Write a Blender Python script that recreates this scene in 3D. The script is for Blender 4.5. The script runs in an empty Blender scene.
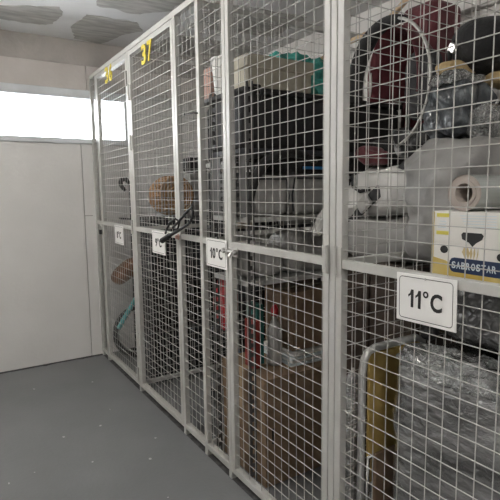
import bpy, bmesh, math, random
from mathutils import Vector, Matrix, noise
random.seed(7)
sc = bpy.context.scene
col = sc.collection

# ------------------------------------------------------------------ camera
# cage fronts lie in the plane x = 0, corridor at x < 0, storage at x > 0,
# y runs down the corridor to the window wall at y = 3.9, floor at z = 0
cam_d = bpy.data.cameras.new('camera')
cam_d.sensor_fit = 'HORIZONTAL'; cam_d.sensor_width = 36.0; cam_d.lens = 35.435
cam_d.clip_start = 0.02
cam = bpy.data.objects.new('camera', cam_d); col.objects.link(cam)
rt = Vector((0.84501274, -0.53460742, -0.01218097))
dn = Vector((-0.07445149, -0.09506155, -0.99268337))
fw = Vector((0.52953795, 0.83973699, -0.12013053))
mw = Matrix.Identity(4)
for i in range(3):
    mw[i][0] = rt[i]; mw[i][1] = -dn[i]; mw[i][2] = -fw[i]
mw[0][3], mw[1][3], mw[2][3] = -1.036, 0.0, 1.30
cam.matrix_world = mw
sc.camera = cam

# ------------------------------------------------------------------ world and exposure
w = bpy.data.worlds.new('overcast_sky'); sc.world = w; w.use_nodes = True
w.node_tree.nodes['Background'].inputs[0].default_value = (0.93, 0.97, 1.0, 1)
w.node_tree.nodes['Background'].inputs[1].default_value = 9.0
LAMP = 26.0
sc.view_settings.view_transform = 'Standard'
sc.view_settings.look = 'None'
sc.view_settings.gamma = 1.0
sc.view_settings.use_curve_mapping = False
sc.view_settings.exposure = 1.08

# ------------------------------------------------------------------ materials
MATS = {}
def mat(name, c, rough=0.6, c2=None, scale=8.0, bump=0.0, bscale=None, metal=0.0, stretch=(1, 1, 1),
        coat=0.0, alpha=1.0, detail=5.0, emit=None, lo=0.35, hi=0.65, voro=False, spec=0.5, sheen=0.0):
    if name in MATS: return MATS[name]
    m = bpy.data.materials.new(name); m.use_nodes = True
    nt = m.node_tree; N = nt.nodes; L = nt.links
    b = N['Principled BSDF']
    b.inputs['Roughness'].default_value = rough
    b.inputs['Metallic'].default_value = metal
    b.inputs['Coat Weight'].default_value = coat
    b.inputs['Coat Roughness'].default_value = 0.12
    b.inputs['Specular IOR Level'].default_value = spec
    b.inputs['Sheen Weight'].default_value = sheen
    b.inputs['Alpha'].default_value = alpha
    tc = N.new('ShaderNodeTexCoord'); mp = N.new('ShaderNodeMapping')
    mp.inputs['Scale'].default_value = stretch
    L.new(tc.outputs['Object'], mp.inputs['Vector'])
    no = N.new('ShaderNodeTexNoise'); no.inputs['Scale'].default_value = scale; no.inputs['Detail'].default_value = detail
    L.new(mp.outputs['Vector'], no.inputs['Vector'])
    rp = N.new('ShaderNodeValToRGB')
    c2 = c2 or tuple(min(1, v * 0.88) for v in c)
    rp.color_ramp.elements[0].position = lo; rp.color_ramp.elements[1].position = hi
    rp.color_ramp.elements[0].color = (*c2, 1); rp.color_ramp.elements[1].color = (*c, 1)
    L.new(no.outputs['Fac'], rp.inputs['Fac'])
    L.new(rp.outputs['Color'], b.inputs['Base Color'])
    if bump:
        if voro:
            bn = N.new('ShaderNodeTexVoronoi'); bn.feature = 'F1'
            out = bn.outputs['Distance']
            wn = N.new('ShaderNodeTexNoise'); wn.inputs['Scale'].default_value = (bscale or scale) * .5
            L.new(mp.outputs['Vector'], wn.inputs['Vector'])
            ad = N.new('ShaderNodeMixRGB'); ad.blend_type = 'ADD'; ad.inputs[0].default_value = .25
            L.new(mp.outputs['Vector'], ad.inputs[1]); L.new(wn.outputs['Color'], ad.inputs[2])
            L.new(ad.outputs[0], bn.inputs['Vector'])
        else:
            bn = N.new('ShaderNodeTexNoise'); bn.inputs['Detail'].default_value = 6
            out = bn.outputs['Fac']; L.new(mp.outputs['Vector'], bn.inputs['Vector'])
        bn.inputs['Scale'].default_value = bscale or scale
        bp = N.new('ShaderNodeBump'); bp.inputs['Strength'].default_value = bump; bp.inputs['Distance'].default_value = 0.02
        L.new(out, bp.inputs['Height']); L.new(bp.outputs['Normal'], b.inputs['Normal'])
    if emit:
        b.inputs['Emission Color'].default_value = (*emit[0], 1); b.inputs['Emission Strength'].default_value = emit[1]
    MATS[name] = m
    return m

M_cage = mat('cage_paint', (.48, .475, .45), .45, (.43, .425, .405), 14, .05, 60)
M_wire = mat('wire_paint', (.45, .445, .425), .45, (.39, .385, .365), 30)
M_wall = mat('wall_paint', (.76, .745, .725), .75, (.70, .685, .665), 2.2, .06, 40)
M_lintel = mat('lintel_plaster', (.62, .58, .55), .8, (.53, .49, .46), 3, .12, 30)
M_beam = mat('beam_concrete', (.47, .44, .41), .9, (.33, .31, .29), 3.5, .3, 25)
M_ceil = mat('ceiling_paint', (.76, .755, .75), .85, (.67, .665, .66), 2.5, .1, 30)
M_patch = mat('raw_concrete', (.54, .525, .50), .95, (.37, .36, .34), 3.0, .35, 40, stretch=(2, 9, 2))
M_floor = mat('floor_paint', (.195, .20, .205), .5, (.16, .165, .17), 1.6, .08, 60, detail=8)
M_speck = mat('paint_chip', (.5, .5, .5), .7)
M_seam = mat('panel_seam', (.42, .40, .38), .8)
M_jointshade = mat('joint_dirt_and_shade', (.05, .05, .05), .9, (.1, .1, .1), 30)  # wall joint dirt, and the shade painted on the floor under the cage
M_frame = mat('window_frame_paint', (.72, .74, .76), .4)
M_sign = mat('sign_white', (.80, .79, .77), .35, (.76, .75, .73), 6)
M_ink = mat('ink_black', (.015, .015, .015), .5)
M_yellow = mat('number_yellow', (.66, .53, .05), .45, (.56, .44, .03), 20)
M_steel = mat('steel', (.62, .61, .60), .3, (.5, .5, .49), 20, metal=.9)
M_dull = mat('dull_zinc', (.55, .54, .52), .45, (.46, .45, .44), 18, metal=.5)
M_black = mat('black_plastic', (.016, .016, .018), .62, (.010, .010, .011), 12)
M_blackcloth = mat('black_fabric', (.018, .018, .020), .8, (.010, .010, .011), 20, .3, 60, sheen=.1)
M_char = mat('charcoal_fabric', (.05, .05, .055), .8, (.03, .03, .033), 14, .3, 50)
M_card = mat('cardboard', (.23, .158, .10), .85, (.20, .135, .085), 6, .05, 90, stretch=(1, 1, 6))
M_card2 = mat('dark_cardboard', (.21, .14, .09), .85, (.18, .12, .075), 6)
M_tape = mat('parcel_tape', (.36, .27, .17), .25, (.34, .25, .16), 9)
M_beige = mat('beige_board', (.40, .375, .30), .7, (.36, .335, .27), 5)
M_beige2 = mat('beige_lid', (.50, .47, .39), .7)
M_darkteal = mat('dark_teal_cover', (.02, .12, .11), .5)
M_teal = mat('teal_plastic', (.06, .42, .36), .3, (.02, .22, .19), 18, .5, 22, coat=.5)
M_grey = mat('grey_vinyl', (.36, .355, .345), .55, (.31, .305, .295), 5, .12, 14)
M_greybag = mat('grey_dust_sheet', (.36, .355, .345), .45, (.28, .275, .265), 6, .8, 8, coat=.2)
M_whitebag = mat('white_plastic_bag', (.72, .71, .69), .35, (.6, .59, .57), 7, .45, 12, coat=.3)
M_burg = mat('burgundy_fabric', (.13, .018, .028), .7, (.085, .012, .018), 12, .25, 30, sheen=.2)
M_darkred = mat('dark_red_cover', (.26, .035, .03), .5, (.2, .025, .022), 10)
M_red = mat('red_plastic', (.50, .03, .04), .3, (.33, .015, .025), 14, .4, 18, coat=.4)
M_blue = mat('blue_plastic', (.03, .22, .48), .35, (.02, .14, .33), 10)
M_bluecloth = mat('blue_denim', (.15, .17, .185), .45, (.03, .036, .044), 14, .8, 20, lo=.42, hi=.62, coat=.6)
M_mixed = mat('mixed_clothes', (.34, .345, .35), .6, (.012, .012, .014), 13, .5, 20, lo=.45, hi=.62, coat=.3)
M_wood = mat('pale_wood', (.62, .47, .31), .5, (.52, .38, .24), 6, stretch=(1, 6, 1))
M_tan = mat('tan_cloth', (.55, .41, .22), .8, (.44, .32, .16), 12, .3, 30)
M_ochre = mat('ochre_veneer', (.50, .36, .12), .45, (.42, .29, .085), 5, stretch=(3, 3, .6))
M_alu = mat('brushed_aluminium', (.74, .74, .73), .35, metal=.4)
M_chrome = mat('chrome_tube', (.75, .75, .74), .18, metal=1.0)
M_film = mat('stretch_film_dark', (.10, .103, .106), .22, (.055, .057, .06), 6, .55, 26, coat=1.0, voro=True, spec=.8)
M_film2 = mat('stretch_film_grey', (.27, .272, .272), .24, (.08, .082, .082), 6, 1.0, 15, coat=1.0, spec=1.0, stretch=(1, 1, 2.2), metal=.35)
M_clear = mat('cloudy_film', (.68, .69, .69), .16, (.26, .27, .27), 12, .9, 46, coat=1.0, spec=1.0, metal=.4, voro=True)
M_core = mat('cardboard_core', (.44, .385, .345), .7)
M_rollfilm = mat('film_roll', (.44, .47, .45), .25, (.38, .41, .39), 10, coat=.6, stretch=(.4, 6, 6))
M_white = mat('white_plastic', (.76, .75, .72), .4)
M_boxwhite = mat('printed_carton', (.74, .72, .68), .5, (.70, .68, .64), 8)
M_gold = mat('print_gold', (.52, .36, .06), .5, (.62, .50, .20), 7)
M_labely = mat('print_yellow', (.66, .58, .10), .5)
M_navy = mat('print_navy', (.012, .03, .085), .45)
M_pale = mat('print_pale', (.62, .70, .74), .5)
M_wheat = mat('print_wheat', (.55, .43, .22), .5)
M_wick = mat('wicker', (.40, .235, .115), .65, (.30, .165, .075), 18)
M_saddle = mat('brown_leather', (.17, .075, .032), .5, (.12, .05, .02), 12)
M_bike = mat('teal_bike_paint', (.12, .40, .41), .35)
M_rackdark = mat('rack_dark', (.10, .10, .10), .6, (.075, .075, .075), 12)
M_rack = mat('rack_grey', (.42, .42, .41), .45, (.36, .36, .35), 12)
M_pink = mat('pink_carton', (.48, .30, .25), .7)
M_cream = mat('cream_cloth', (.66, .58, .48), .75, (.58, .5, .41), 10, .3, 20)
M_brownwood = mat('dark_brown_veneer', (.055, .038, .028), .5, (.035, .024, .018), 5, stretch=(1, 1, 8))
M_slate = mat('slate_plastic', (.035, .038, .045), .5, (.022, .024, .03), 9)
M_tube = mat('lamp_diffuser', (.9, .9, .9), .4, emit=((1.0, .965, .91), LAMP))

mg = bpy.data.materials.new('window_glass'); mg.use_nodes = True
nt = mg.node_tree; nt.nodes.clear()
o_ = nt.nodes.new('ShaderNodeOutputMaterial'); mx = nt.nodes.new('ShaderNodeMixShader')
tr = nt.nodes.new('ShaderNodeBsdfTransparent'); gl = nt.nodes.new('ShaderNodeBsdfGlossy'); gl.inputs['Roughness'].default_value = .05
fr = nt.nodes.new('ShaderNodeFresnel'); fr.inputs[0].default_value = 1.45
nt.links.new(fr.outputs[0], mx.inputs[0]); nt.links.new(tr.outputs[0], mx.inputs[1]); nt.links.new(gl.outputs[0], mx.inputs[2])
nt.links.new(mx.outputs[0], o_.inputs[0])

# ------------------------------------------------------------------ builders
ORG = {}          # object -> world position of its own origin
def tag(o, label=None, cat=None, group=None, kind=None):
    if label: o['label'] = label
    if cat: o['category'] = cat
    if group: o['group'] = group
    if kind: o['kind'] = kind
    return o
def thing(name, loc, label, cat, group=None):
    o = bpy.data.objects.new(name, None); col.objects.link(o)
    o.empty_display_size = .05
    o.location = loc; ORG[o.name] = Vector(loc)
    return tag(o, label, cat, group)
class MB:
    def __init__(s): s.v = []; s.f = []; s.m = None
    def add(s, vs, fs, xf=None):
        n = len(s.v)
        s.v += [Vector(p) if xf is None else xf @ Vector(p) for p in vs]
        s.f += [tuple(i + n for i in f) for f in fs]
        return s
    def box(s, a, b, xf=None):
        x0, y0, z0 = a; x1, y1, z1 = b
        return s.add([(x0,y0,z0),(x1,y0,z0),(x1,y1,z0),(x0,y1,z0),(x0,y0,z1),(x1,y0,z1),(x1,y1,z1),(x0,y1,z1)],
                     [(0,3,2,1),(4,5,6,7),(0,1,5,4),(1,2,6,5),(2,3,7,6),(3,0,4,7)], xf)
    def tube(s, pts, r, n=8, cap=True, closed=False):
        pts = [Vector(p) for p in pts]
        m = len(pts); rs = r if isinstance(r, (list, tuple)) else [r] * m
        up = None; vs = []
        for i, p in enumerate(pts):
            if closed: t = pts[(i+1) % m] - pts[i-1]
            else: t = pts[min(i+1, m-1)] - pts[max(i-1, 0)]
            t.normalize()
            if up is None:
                up = t.orthogonal().normalized()
            up = (up - t * up.dot(t))
            up = up.normalized() if up.length > 1e-6 else t.orthogonal().normalized()
            bi = t.cross(up)
            for k in range(n):
                a = 2 * math.pi * k / n
                vs.append(p + (up * math.cos(a) + bi * math.sin(a)) * rs[i])
        fs = []
        for i in range(m if closed else m - 1):
            j = (i + 1) % m
            for k in range(n):
                l = (k + 1) % n
                fs.append((i*n+k, i*n+l, j*n+l, j*n+k))
        if cap and not closed:
            fs.append(tuple(range(n-1, -1, -1))); fs.append(tuple((m-1)*n + k for k in range(n)))
        return s.add(vs, fs)
    def lathe(s, prof, xf=None, n=24, cap=True):
        vs = []; fs = []
        for r, z in prof:
            for k in range(n):
                a = 2 * math.pi * k / n
                vs.append((r * math.cos(a), r * math.sin(a), z))
        for i in range(len(prof) - 1):
            for k in range(n):
                l = (k+1) % n
                fs.append((i*n+k, i*n+l, (i+1)*n+l, (i+1)*n+k))
        if cap:
            fs.append(tuple(range(n-1, -1, -1))); q = (len(prof)-1)*n; fs.append(tuple(q+k for k in range(n)))
        return s.add(vs, fs, xf)
    def blob(s, cen, half, e=0.35, amp=.01, fr=6.0, seg=14, seed=0, xf=None, sag=0.0, ridged=False):
        """soft rounded box: a cube grid pulled to a superellipsoid and crumpled"""
        bm = bmesh.new(); bmesh.ops.create_cube(bm, size=2.0)
        bmesh.ops.subdivide_edges(bm, edges=bm.edges[:], cuts=seg, use_grid_fill=True)
        cen = Vector(cen); h = Vector(half); p = 2.0 / e
        for v in bm.verts:
            q = v.co.copy()
            q = Vector([math.copysign(math.sin(abs(t) * math.pi / 2) if False else abs(t), t) for t in q])
            r = (abs(q.x)**p + abs(q.y)**p + abs(q.z)**p) ** (1.0 / p)
            q /= max(r, 1e-6)
            nrm = q.normalized()
            pos = Vector((q.x*h.x, q.y*h.y, q.z*h.z))
            sp = (pos + Vector((seed*3.7, seed*1.3, seed*2.1))) * fr
            d = noise.noise(sp) + .5 * noise.noise(sp * 2.1)
            if ridged: d = .5 - abs(noise.noise(sp)) * 1.6 - .5 * abs(noise.noise(sp * 2.3))
            pos += nrm * d * amp
            if sag: pos.z -= sag * max(0, (abs(q.x)**2 + abs(q.y)**2)) * (q.z > 0)
            pos.z = max(pos.z, -h.z)
            v.co = cen + pos
        bm.verts.index_update()
        s.add([v.co.copy() for v in bm.verts], [[v.index for v in f.verts] for f in bm.faces], xf)
        bm.free(); return s
    def prism(s, poly, z0, z1, xf=None):
        n = len(poly)
        return s.add([(x, y, z0) for x, y in poly] + [(x, y, z1) for x, y in poly],
                     [tuple(range(n-1, -1, -1)), tuple(range(n, 2*n))] + [(i, (i+1) % n, n+(i+1) % n, n+i) for i in range(n)], xf)
    def build(s, name, m, parent=None, loc=None, smooth=False, bevel=0.0, label=None, cat=None, group=None, kind=None, seg=2):
        if parent is not None: org = ORG[parent.name]
        elif loc is not None: org = Vector(loc)
        else:
            xs = [p.x for p in s.v]; ys = [p.y for p in s.v]
            org = Vector(((min(xs)+max(xs))/2, (min(ys)+max(ys))/2, min(p.z for p in s.v)))
        me = bpy.data.meshes.new(name)
        me.from_pydata([tuple(p - org) for p in s.v], [], s.f); me.update()
        bm = bmesh.new(); bm.from_mesh(me); bmesh.ops.recalc_face_normals(bm, faces=bm.faces)
        bm.to_mesh(me); bm.free()
        me.materials.append(m)
        o = bpy.data.objects.new(name, me); col.objects.link(o)
        if parent is not None: o.parent = parent
        else: o.location = org
        ORG[o.name] = org
        if smooth:
            for p in me.polygons: p.use_smooth = True
        if bevel:
            b = o.modifiers.new('bevel', 'BEVEL'); b.width = bevel; b.segments = seg; b.limit_method = 'ANGLE'; b.angle_limit = .6
            b.harden_normals = False
        return tag(o, label, cat, group, kind)
def ROT(c, ax, deg):
    return Matrix.Translation(Vector(c)) @ Matrix.Rotation(math.radians(deg), 4, ax) @ Matrix.Translation(-Vector(c))
def AXIS(c, d):
    """frame with local z along d at c"""
    return Matrix.Translation(Vector(c)) @ Vector(d).to_track_quat('Z', 'Y').to_matrix().to_4x4()
def arc(cx, cy, r, a0, a1, n): return [(cx + r*math.cos(math.radians(a0+(a1-a0)*i/n)), cy + r*math.sin(math.radians(a0+(a1-a0)*i/n))) for i in range(n+1)]
def glyph(ch, x, y, z, wd, hg, m, name, parent, ext=.0006, bold=.0, **kw):
    """one character in a plane facing -x, its box centred at (y, z) and wd x hg large"""
    mb = MB()
    if ch == '1':
        P = [(.52, 0), (.52, .70), (.0, .56), (.0, .70), (.34, .78), (.55, 1), (1.0, 1), (1.0, 0)]
        n = len(P); q = [(y - (u-.5)*wd, z + (v-.5)*hg) for u, v in P]
        mb.add([(x-ext, a, b) for a, b in q] + [(x+ext, a, b) for a, b in q],
               [tuple(range(n)), tuple(range(2*n-1, n-1, -1))] + [(i, (i+1) % n, n+(i+1) % n, n+i) for i in range(n)])
        return mb.build(name, m, parent, **kw)
    cu = bpy.data.curves.new('t', 'FONT'); cu.body = ch; cu.size = hg*1.4; cu.extrude = ext; cu.offset = bold; cu.resolution_u = 4
    ob = bpy.data.objects.new('t', cu); col.objects.link(ob)
    dg = bpy.context.evaluated_depsgraph_get()
    me = bpy.data.meshes.new_from_object(ob.evaluated_get(dg))
    xs = [v.co.x for v in me.vertices]; ys = [v.co.y for v in me.vertices]
    sx, sy = wd/(max(xs)-min(xs)), hg/(max(ys)-min(ys)); mx_, my_ = (max(xs)+min(xs))/2, (max(ys)+min(ys))/2
    mb.v = [Vector((x - v.co.z, y - (v.co.x-mx_)*sx, z + (v.co.y-my_)*sy)) for v in me.vertices]
    mb.f = [tuple(p.vertices) for p in me.polygons]
    bpy.data.objects.remove(ob); bpy.data.curves.remove(cu); bpy.data.meshes.remove(me)
    return mb.build(name, m, parent, **kw)
def struct(mb, name, m, parent=None, **kw):
    o = mb.build(name, m, parent, **kw)
    if parent is None: o['kind'] = 'structure'
    return o

# ------------------------------------------------------------------ the room
YB, ZC, XR, XL, YF = 3.90, 2.42, 1.35, -2.3, -2.6
fl = struct(MB().box((XL-.2, YF-.2, -.12), (XR+.2, YB+.2, 0)), 'floor', M_floor)
ce = struct(MB().box((XL-.2, YF-.2, ZC), (XR+.2, YB+.2, ZC+.12)), 'ceiling', M_ceil)
tag(fl, 'dark grey painted concrete floor'); tag(ce, 'pale painted concrete ceiling with raw patches')
def ragged(poly, seed, step=.02, amp=.03):
    out = []
    for i, (x, y) in enumerate(poly):
        x2, y2 = poly[(i+1) % len(poly)]
        L = math.hypot(x2-x, y2-y); n = max(1, int(L/step))
        for k in range(n):
            t = k/n; px, py = x+(x2-x)*t, y+(y2-y)*t
            d = noise.noise(Vector((px*9, py*6, seed)))*amp + noise.noise(Vector((px*24, py*24, seed)))*amp*.4
            nx, ny = (y2-y)/L, -(x2-x)/L
            out.append((px+nx*d, py+ny*d))
    return out
patches = [[(-1.25,3.47),(-.62,3.41),(-.33,3.27),(-.29,3.34),(-.30,3.60),(-.37,3.67),(-.62,3.66),(-1.25,3.72)],
           [(-.15,3.31),(.18,3.29),(.25,3.44),(.10,3.88),(-.10,3.85),(-.17,3.63)],
           [(-.16,2.85),(.30,2.70),(.28,2.98),(.14,3.14),(-.135,3.12)],
           [(-1.25,2.85),(-.40,2.75),(-.38,3.0),(-1.25,3.15)],
           [(.45,2.70),(1.1,2.65),(1.15,3.10),(.5,3.2)], [(.5,3.40),(1.2,3.35),(1.2,3.85),(.45,3.86)],
           [(.05,1.7),(.95,1.65),(1.0,2.35),(.1,2.4)]]
for i, p in enumerate(patches):
    MB().prism(ragged(p, i*3.1), ZC-.004, ZC+.001).build('concrete_patch', M_patch, ce)
# window wall: pieces around the strip window
wb = struct(MB().box((XL-.2, YB, 2.245), (XR+.2, YB+.2, ZC)), 'wall_back', M_beam)
tag(wb, 'window wall with concrete beam, plaster lintel and painted panels')
MB().box((XL-.2, YB+.006, 2.065), (-.02, YB+.2, 2.245)).build('lintel_panel', M_lintel, wb)
MB().box((-.014, YB+.006, 2.065), (XR+.2, YB+.2, 2.245)).build('lintel_panel', M_lintel, wb)
for a, b in ((XL-.2, -1.302), (-1.298, -.084), (-.078, .52), (.526, XR+.2)):
    MB().box((a, YB, 0), (b, YB+.2, 1.665)).build('wall_panel', M_wall, wb, bevel=.003)
MB().box((.30, YB+.004, 1.665), (XR+.2, YB+.2, 2.065)).build('wall_panel', M_wall, wb)
MB().box((-.085, YB+.012, 0), (-.077, YB+.03, 1.665)).build('panel_joint', M_seam, wb)
MB().box((-.084, YB-.003, 1.118), (-.02, YB+.002, 1.124)).build('panel_scratch', M_seam, wb)
struct(MB().box((XR, YF-.2, 0), (XR+.2, YB, ZC)), 'wall_right', M_wall)
struct(MB().box((XL-.2, YF-.2, 0), (XL, YB, ZC)), 'wall_left', M_wall)
struct(MB().box((XL, YF-.2, 0), (XR, YF, ZC)), 'wall_front', M_wall)
# strip window
win = struct(MB().box((XL, YB-.012, 2.0), (.30, YB+.12, 2.065)).box((XL, YB-.012, 1.665), (.30, YB+.12, 1.706)).box((.265, YB-.01, 1.706), (.30, YB+.12, 2.0)),
             'window_1', M_frame, bevel=.004)
tag(win, 'long narrow strip window glowing white below the lintel')
MB().box((XL, YB-.016, 2.012), (.30, YB-.012, 2.028)).build('frame_bead', M_frame, win)
MB().box((XL, YB-.016, 1.672), (.30, YB-.012, 1.682)).build('frame_bead', M_frame, win)
MB().box((XL, YB+.06, 1.70), (.27, YB+.066, 2.004)).build('pane', mg, win)
# crumbling dark joint where floor meets the window wall
pts = []; mb = MB(); n = 70
for i in range(n+1):
    x = XL + (0.0-XL)*i/n
    d = .016 + .016*noise.noise(Vector((x*7, 0, 3))) + .03*max(0, noise.noise(Vector((x*22, 5, 1))))
    pts.append((x, YB-d))
mb.prism(pts + [(0.0, YB), (XL, YB)], 0, .006)
j = mb.build('trim_1', M_jointshade, kind='structure', label='ragged dark dirt line where floor meets wall')
# paint chips on the floor
for i in range(16):
    x = random.uniform(-1.15, -.12); y = random.uniform(1.5, 3.7); r = random.uniform(.003, .008)
    MB().prism([(x + r*random.uniform(.5, 1.4)*math.cos(a*1.05), y + r*random.uniform(.5, 1.6)*math.sin(a*1.05)) for a in range(6)], 0, .0015).build('paint_chip', M_speck, fl)
MB().box((.001, -1.0, 0), (.085, 3.897, .0012)).build('shade_strip', M_jointshade, fl)  # thin dark strip painting in the shade below the bottom rails
# conduit high on the storage wall
cd = MB().tube([(XR-.014, -.5, 2.2), (XR-.014, 3.85, 2.2)], .012, 8).build('wall_conduit', M_dull, label='thin grey conduit running along the wall behind the cages', cat='conduit', smooth=True)

# ceiling lamps of the corridor (above and behind the camera)
def batten(y, label, x=-.9):
    t = thing('batten_lamp', (x, y, ZC-.075), label, 'ceiling lamp', 'corridor ceiling lamps')
    MB().box((x-.05, y-.6, ZC-.035), (x+.05, y+.6, ZC)).build('housing', M_white, t, bevel=.005)
    MB().lathe([(.038, -.59), (.038, .59)], Matrix.Translation((x, y, ZC-.062)) @ Matrix.Rotation(math.pi/2, 4, 'X'), 12).build('diffuser', M_tube, t, smooth=False)
    for s in (-1, 1):
        MB().box((x-.05, y+s*.6-.008, ZC-.105), (x+.05, y+s*.6+.008, ZC-.02)).build('end_cap', M_white, t, bevel=.004)
batten(2.35, 'long batten lamp on the ceiling nearest the window wall', -1.25)
batten(-.5, 'long batten lamp on the ceiling above the viewer', -.8)

# ------------------------------------------------------------------ cage fronts
TW = .027           # square tube
ZT = 2.173
CELL = .0468
WR = .0015
def wires(y0, y1, z0, z1, x=.013, py=1.688, pz=1.863):
    """welded mesh in the plane of the cage front"""
    mb = MB()
    k = math.ceil((y0 - py) / CELL)
    while py + k*CELL < y1 - .004:
        y = py + k*CELL
        if y > y0 + .004: mb.tube([(x, y, z0), (x, y, z1)], WR, 6, cap=False)
        k += 1
    k = math.ceil((z0 - pz) / CELL)
    while pz + k*CELL < z1 - .004:
        z = pz + k*CELL
        if z > z0 + .004: mb.tube([(x-.0034, y0, z), (x-.0034, y1, z)], WR, 6, cap=False)
        k += 1
    return mb
cf = thing('cage_frame', (.0135, 1.65, 0), 'cream square-tube frame of posts and top rail along the cages', 'cage frame')
YE = -1.0
posts = [(3.872, 3.899), (3.718, 3.745), (3.0, 3.027), (2.308, 2.335), (2.058, 2.086), (1.820, 1.846), (1.146, 1.172), (.440, .467), (.19, .217), (-.745, -.718)]
for a, b in posts:
    MB().box((0, a, 0), (TW, b, ZT-.028)).build('post', M_cage, cf, bevel=.002)
MB().box((0, YE, ZT-.028), (TW, YB-.001, ZT)).build('top_rail', M_cage, cf, bevel=.002)
# fixed narrow bays
for a, b in ((3.745, 3.872), (2.086, 2.308), (1.846, 2.058), (.217, .44)):
    MB().box((0, a, .035), (TW, b, .063)).build('bottom_rail', M_cage, cf, bevel=.002)
    MB().box((0, a, 1.057), (TW, b, 1.084)).build('middle_rail', M_cage, cf, bevel=.002)
    wires(a, b, .063, 1.057).build('wire_mesh', M_wire, cf, kind='stuff')
    wires(a, b, 1.084, ZT-.028).build('wire_mesh', M_wire, cf, kind='stuff')
# doors
def door(y0, y1, label, hinge_far, hz=(.11, 1.08, 1.99)):
    """y0 near, y1 far"""
    t = thing('cage_door', (.0135, (y0+y1)/2, .035), label, 'cage door', 'wire mesh cage doors')
    for a in (y0, y1-TW):
        MB().box((0, a, .035), (TW, a+TW, 2.141)).build('stile', M_cage, t, bevel=.002)
    for a, b in ((.035, .063), (1.057, 1.084), (2.113, 2.141)):
        MB().box((0, y0+TW, a), (TW, y1-TW, b)).build('rail', M_cage, t, bevel=.002)
    wires(y0+TW, y1-TW, .063, 1.057).build('wire_mesh', M_wire, t, kind='stuff')
    wires(y0+TW, y1-TW, 1.084, 2.113).build('wire_mesh', M_wire, t, kind='stuff')
    yh = (y1-.004) if hinge_far else (y0+.004)
    for z in hz:
        h = MB().tube([(-.006, yh, z-.045), (-.006, yh, z+.045)], .0065, 10).build('hinge', M_cage, t, smooth=False)
        s = -1 if hinge_far else 1
        MB().box((-.004, min(yh, yh+s*.024), z-.043), (0, max(yh, yh+s*.024), z+.043)).build('hinge_leaf', M_cage, h, bevel=.001)
    return t
d8 = door(3.030, 3.716, 'mesh cage door with yellow number 36, farthest along the row', False)
d9 = door(2.338, 2.997, 'mesh cage door with yellow number 37 and a black lock', True, (.35, 1.6, 1.9))
d10 = door(1.176, 1.817, 'mesh cage door with silver bolt, right of the 10°C sign', False)
d11 = door(.470, 1.143, 'mesh cage door in the foreground carrying the 11°C sign', True, (.20, 1.08, 1.99))
d12 = door(-.715, .187, 'mesh cage door beside the viewer past the foreground cage', True)
# mesh partitions between the cages
def partition(yc, label, x1=1.33):
    t = thing('cage_partition', (.68, yc, 0), label, 'mesh partition', 'mesh partitions between cages')
    h = .012
    MB().box((TW+.001, yc-h, 2.118), (x1, yc+h, 2.143)).build('top_rail', M_cage, t, bevel=.002)
    MB().box((TW+.001, yc-h, 1.055), (x1, yc+h, 1.08)).build('middle_rail', M_cage, t, bevel=.002)
    MB().box((TW+.001, yc-h, .04), (x1, yc+h, .066)).build('bottom_rail', M_cage, t, bevel=.002)
    MB().box((x1-.024, yc-h, 0), (x1, yc+h, 2.143)).build('rear_post', M_cage, t, bevel=.002)
    mb = MB(); x = TW+.03
    while x < x1-.03:
        mb.tube([(x, yc, .066), (x, yc, 2.118)], WR, 5, cap=False); x += CELL
    z = .09
    while z < 2.11:
        mb.tube([(TW+.001, yc-.0034, z), (x1-.024, yc-.0034, z)], WR, 5, cap=False); z += CELL
    mb.build('wire_mesh', M_wire, t, kind='stuff')
partition(3.013, 'mesh partition between the cages signed 8°C and 9°C')
partition(2.072, 'mesh partition between the cages signed 9°C and 10°C')
partition(1.159, 'mesh partition between the cages signed 10°C and 11°C')

# ------------------------------------------------------------------ signs and numbers
def sign(s, y, z, label, tilt=0.0, wd=.191):
    t = thing('temperature_sign', (-.004, y, z-.065), label, 'sign', 'temperature signs on the cages')
    xf = ROT((-.004, y, z), 'X', tilt)
    hg = .128
    MB().box((-.0065, y-wd/2, z-hg/2), (-.0035, y+wd/2, z+hg/2), xf).build('board', M_sign, t, bevel=.001)
    mb = MB()
    a, b, r, th = wd/2-.009, hg/2-.008, .010, .0018
    ring = []
    for cx, cy, a0 in ((a-r, b-r, 0), (-(a-r), b-r, 90), (-(a-r), -(b-r), 180), (a-r, -(b-r), 270)):
        ring += [(cx, cy, math.radians(a0+q*22.5)) for q in range(5)]
    n = len(ring)
    vs = []
    for cx, cy, g in ring:
        for rr in (r, r-th):
            vs.append((-.0068, y - (cx + rr*math.cos(g)), z + cy + rr*math.sin(g)))
    mb.add(vs, [(2*i, 2*((i+1) % n), 2*((i+1) % n)+1, 2*i+1) for i in range(n)], xf)
    mb.build('border_line', M_ink, t)
    row = [(ch, {'1': .0165, '°': .0165, 'C': .034}.get(ch, .027)) for ch in s]
    tot = sum(q for _, q in row) + .0065*(len(row)-1); yy = y + tot/2
    for ch, q in row:
        yy -= q/2
        if ch == '°': glyph('o', -.0068, yy, z+.0155, .0165, .0175, M_ink, 'degree_mark', t, bold=.0006)
        else: glyph(ch, -.0068, yy, z-.001, q, .047, M_ink, 'letter' if ch == 'C' else 'digit', t, bold=.0018)
        yy -= q/2 + .0065
    MB().lathe([(.0035, 0), (.0025, .002)], AXIS((-.0066, y, z+hg/2-.009), (-1, 0, 0)), 10).build('rivet', M_dull, t)
    return t
sign('8°C', 3.306, 1.010, 'small white sign reading 8°C on the farthest door')
sign('9°C', 2.594, 1.016, 'white sign reading 9°C below the black lock')
sign('10°C', 1.915, 1.024, 'white sign reading 10°C beside the silver bolt')
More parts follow.
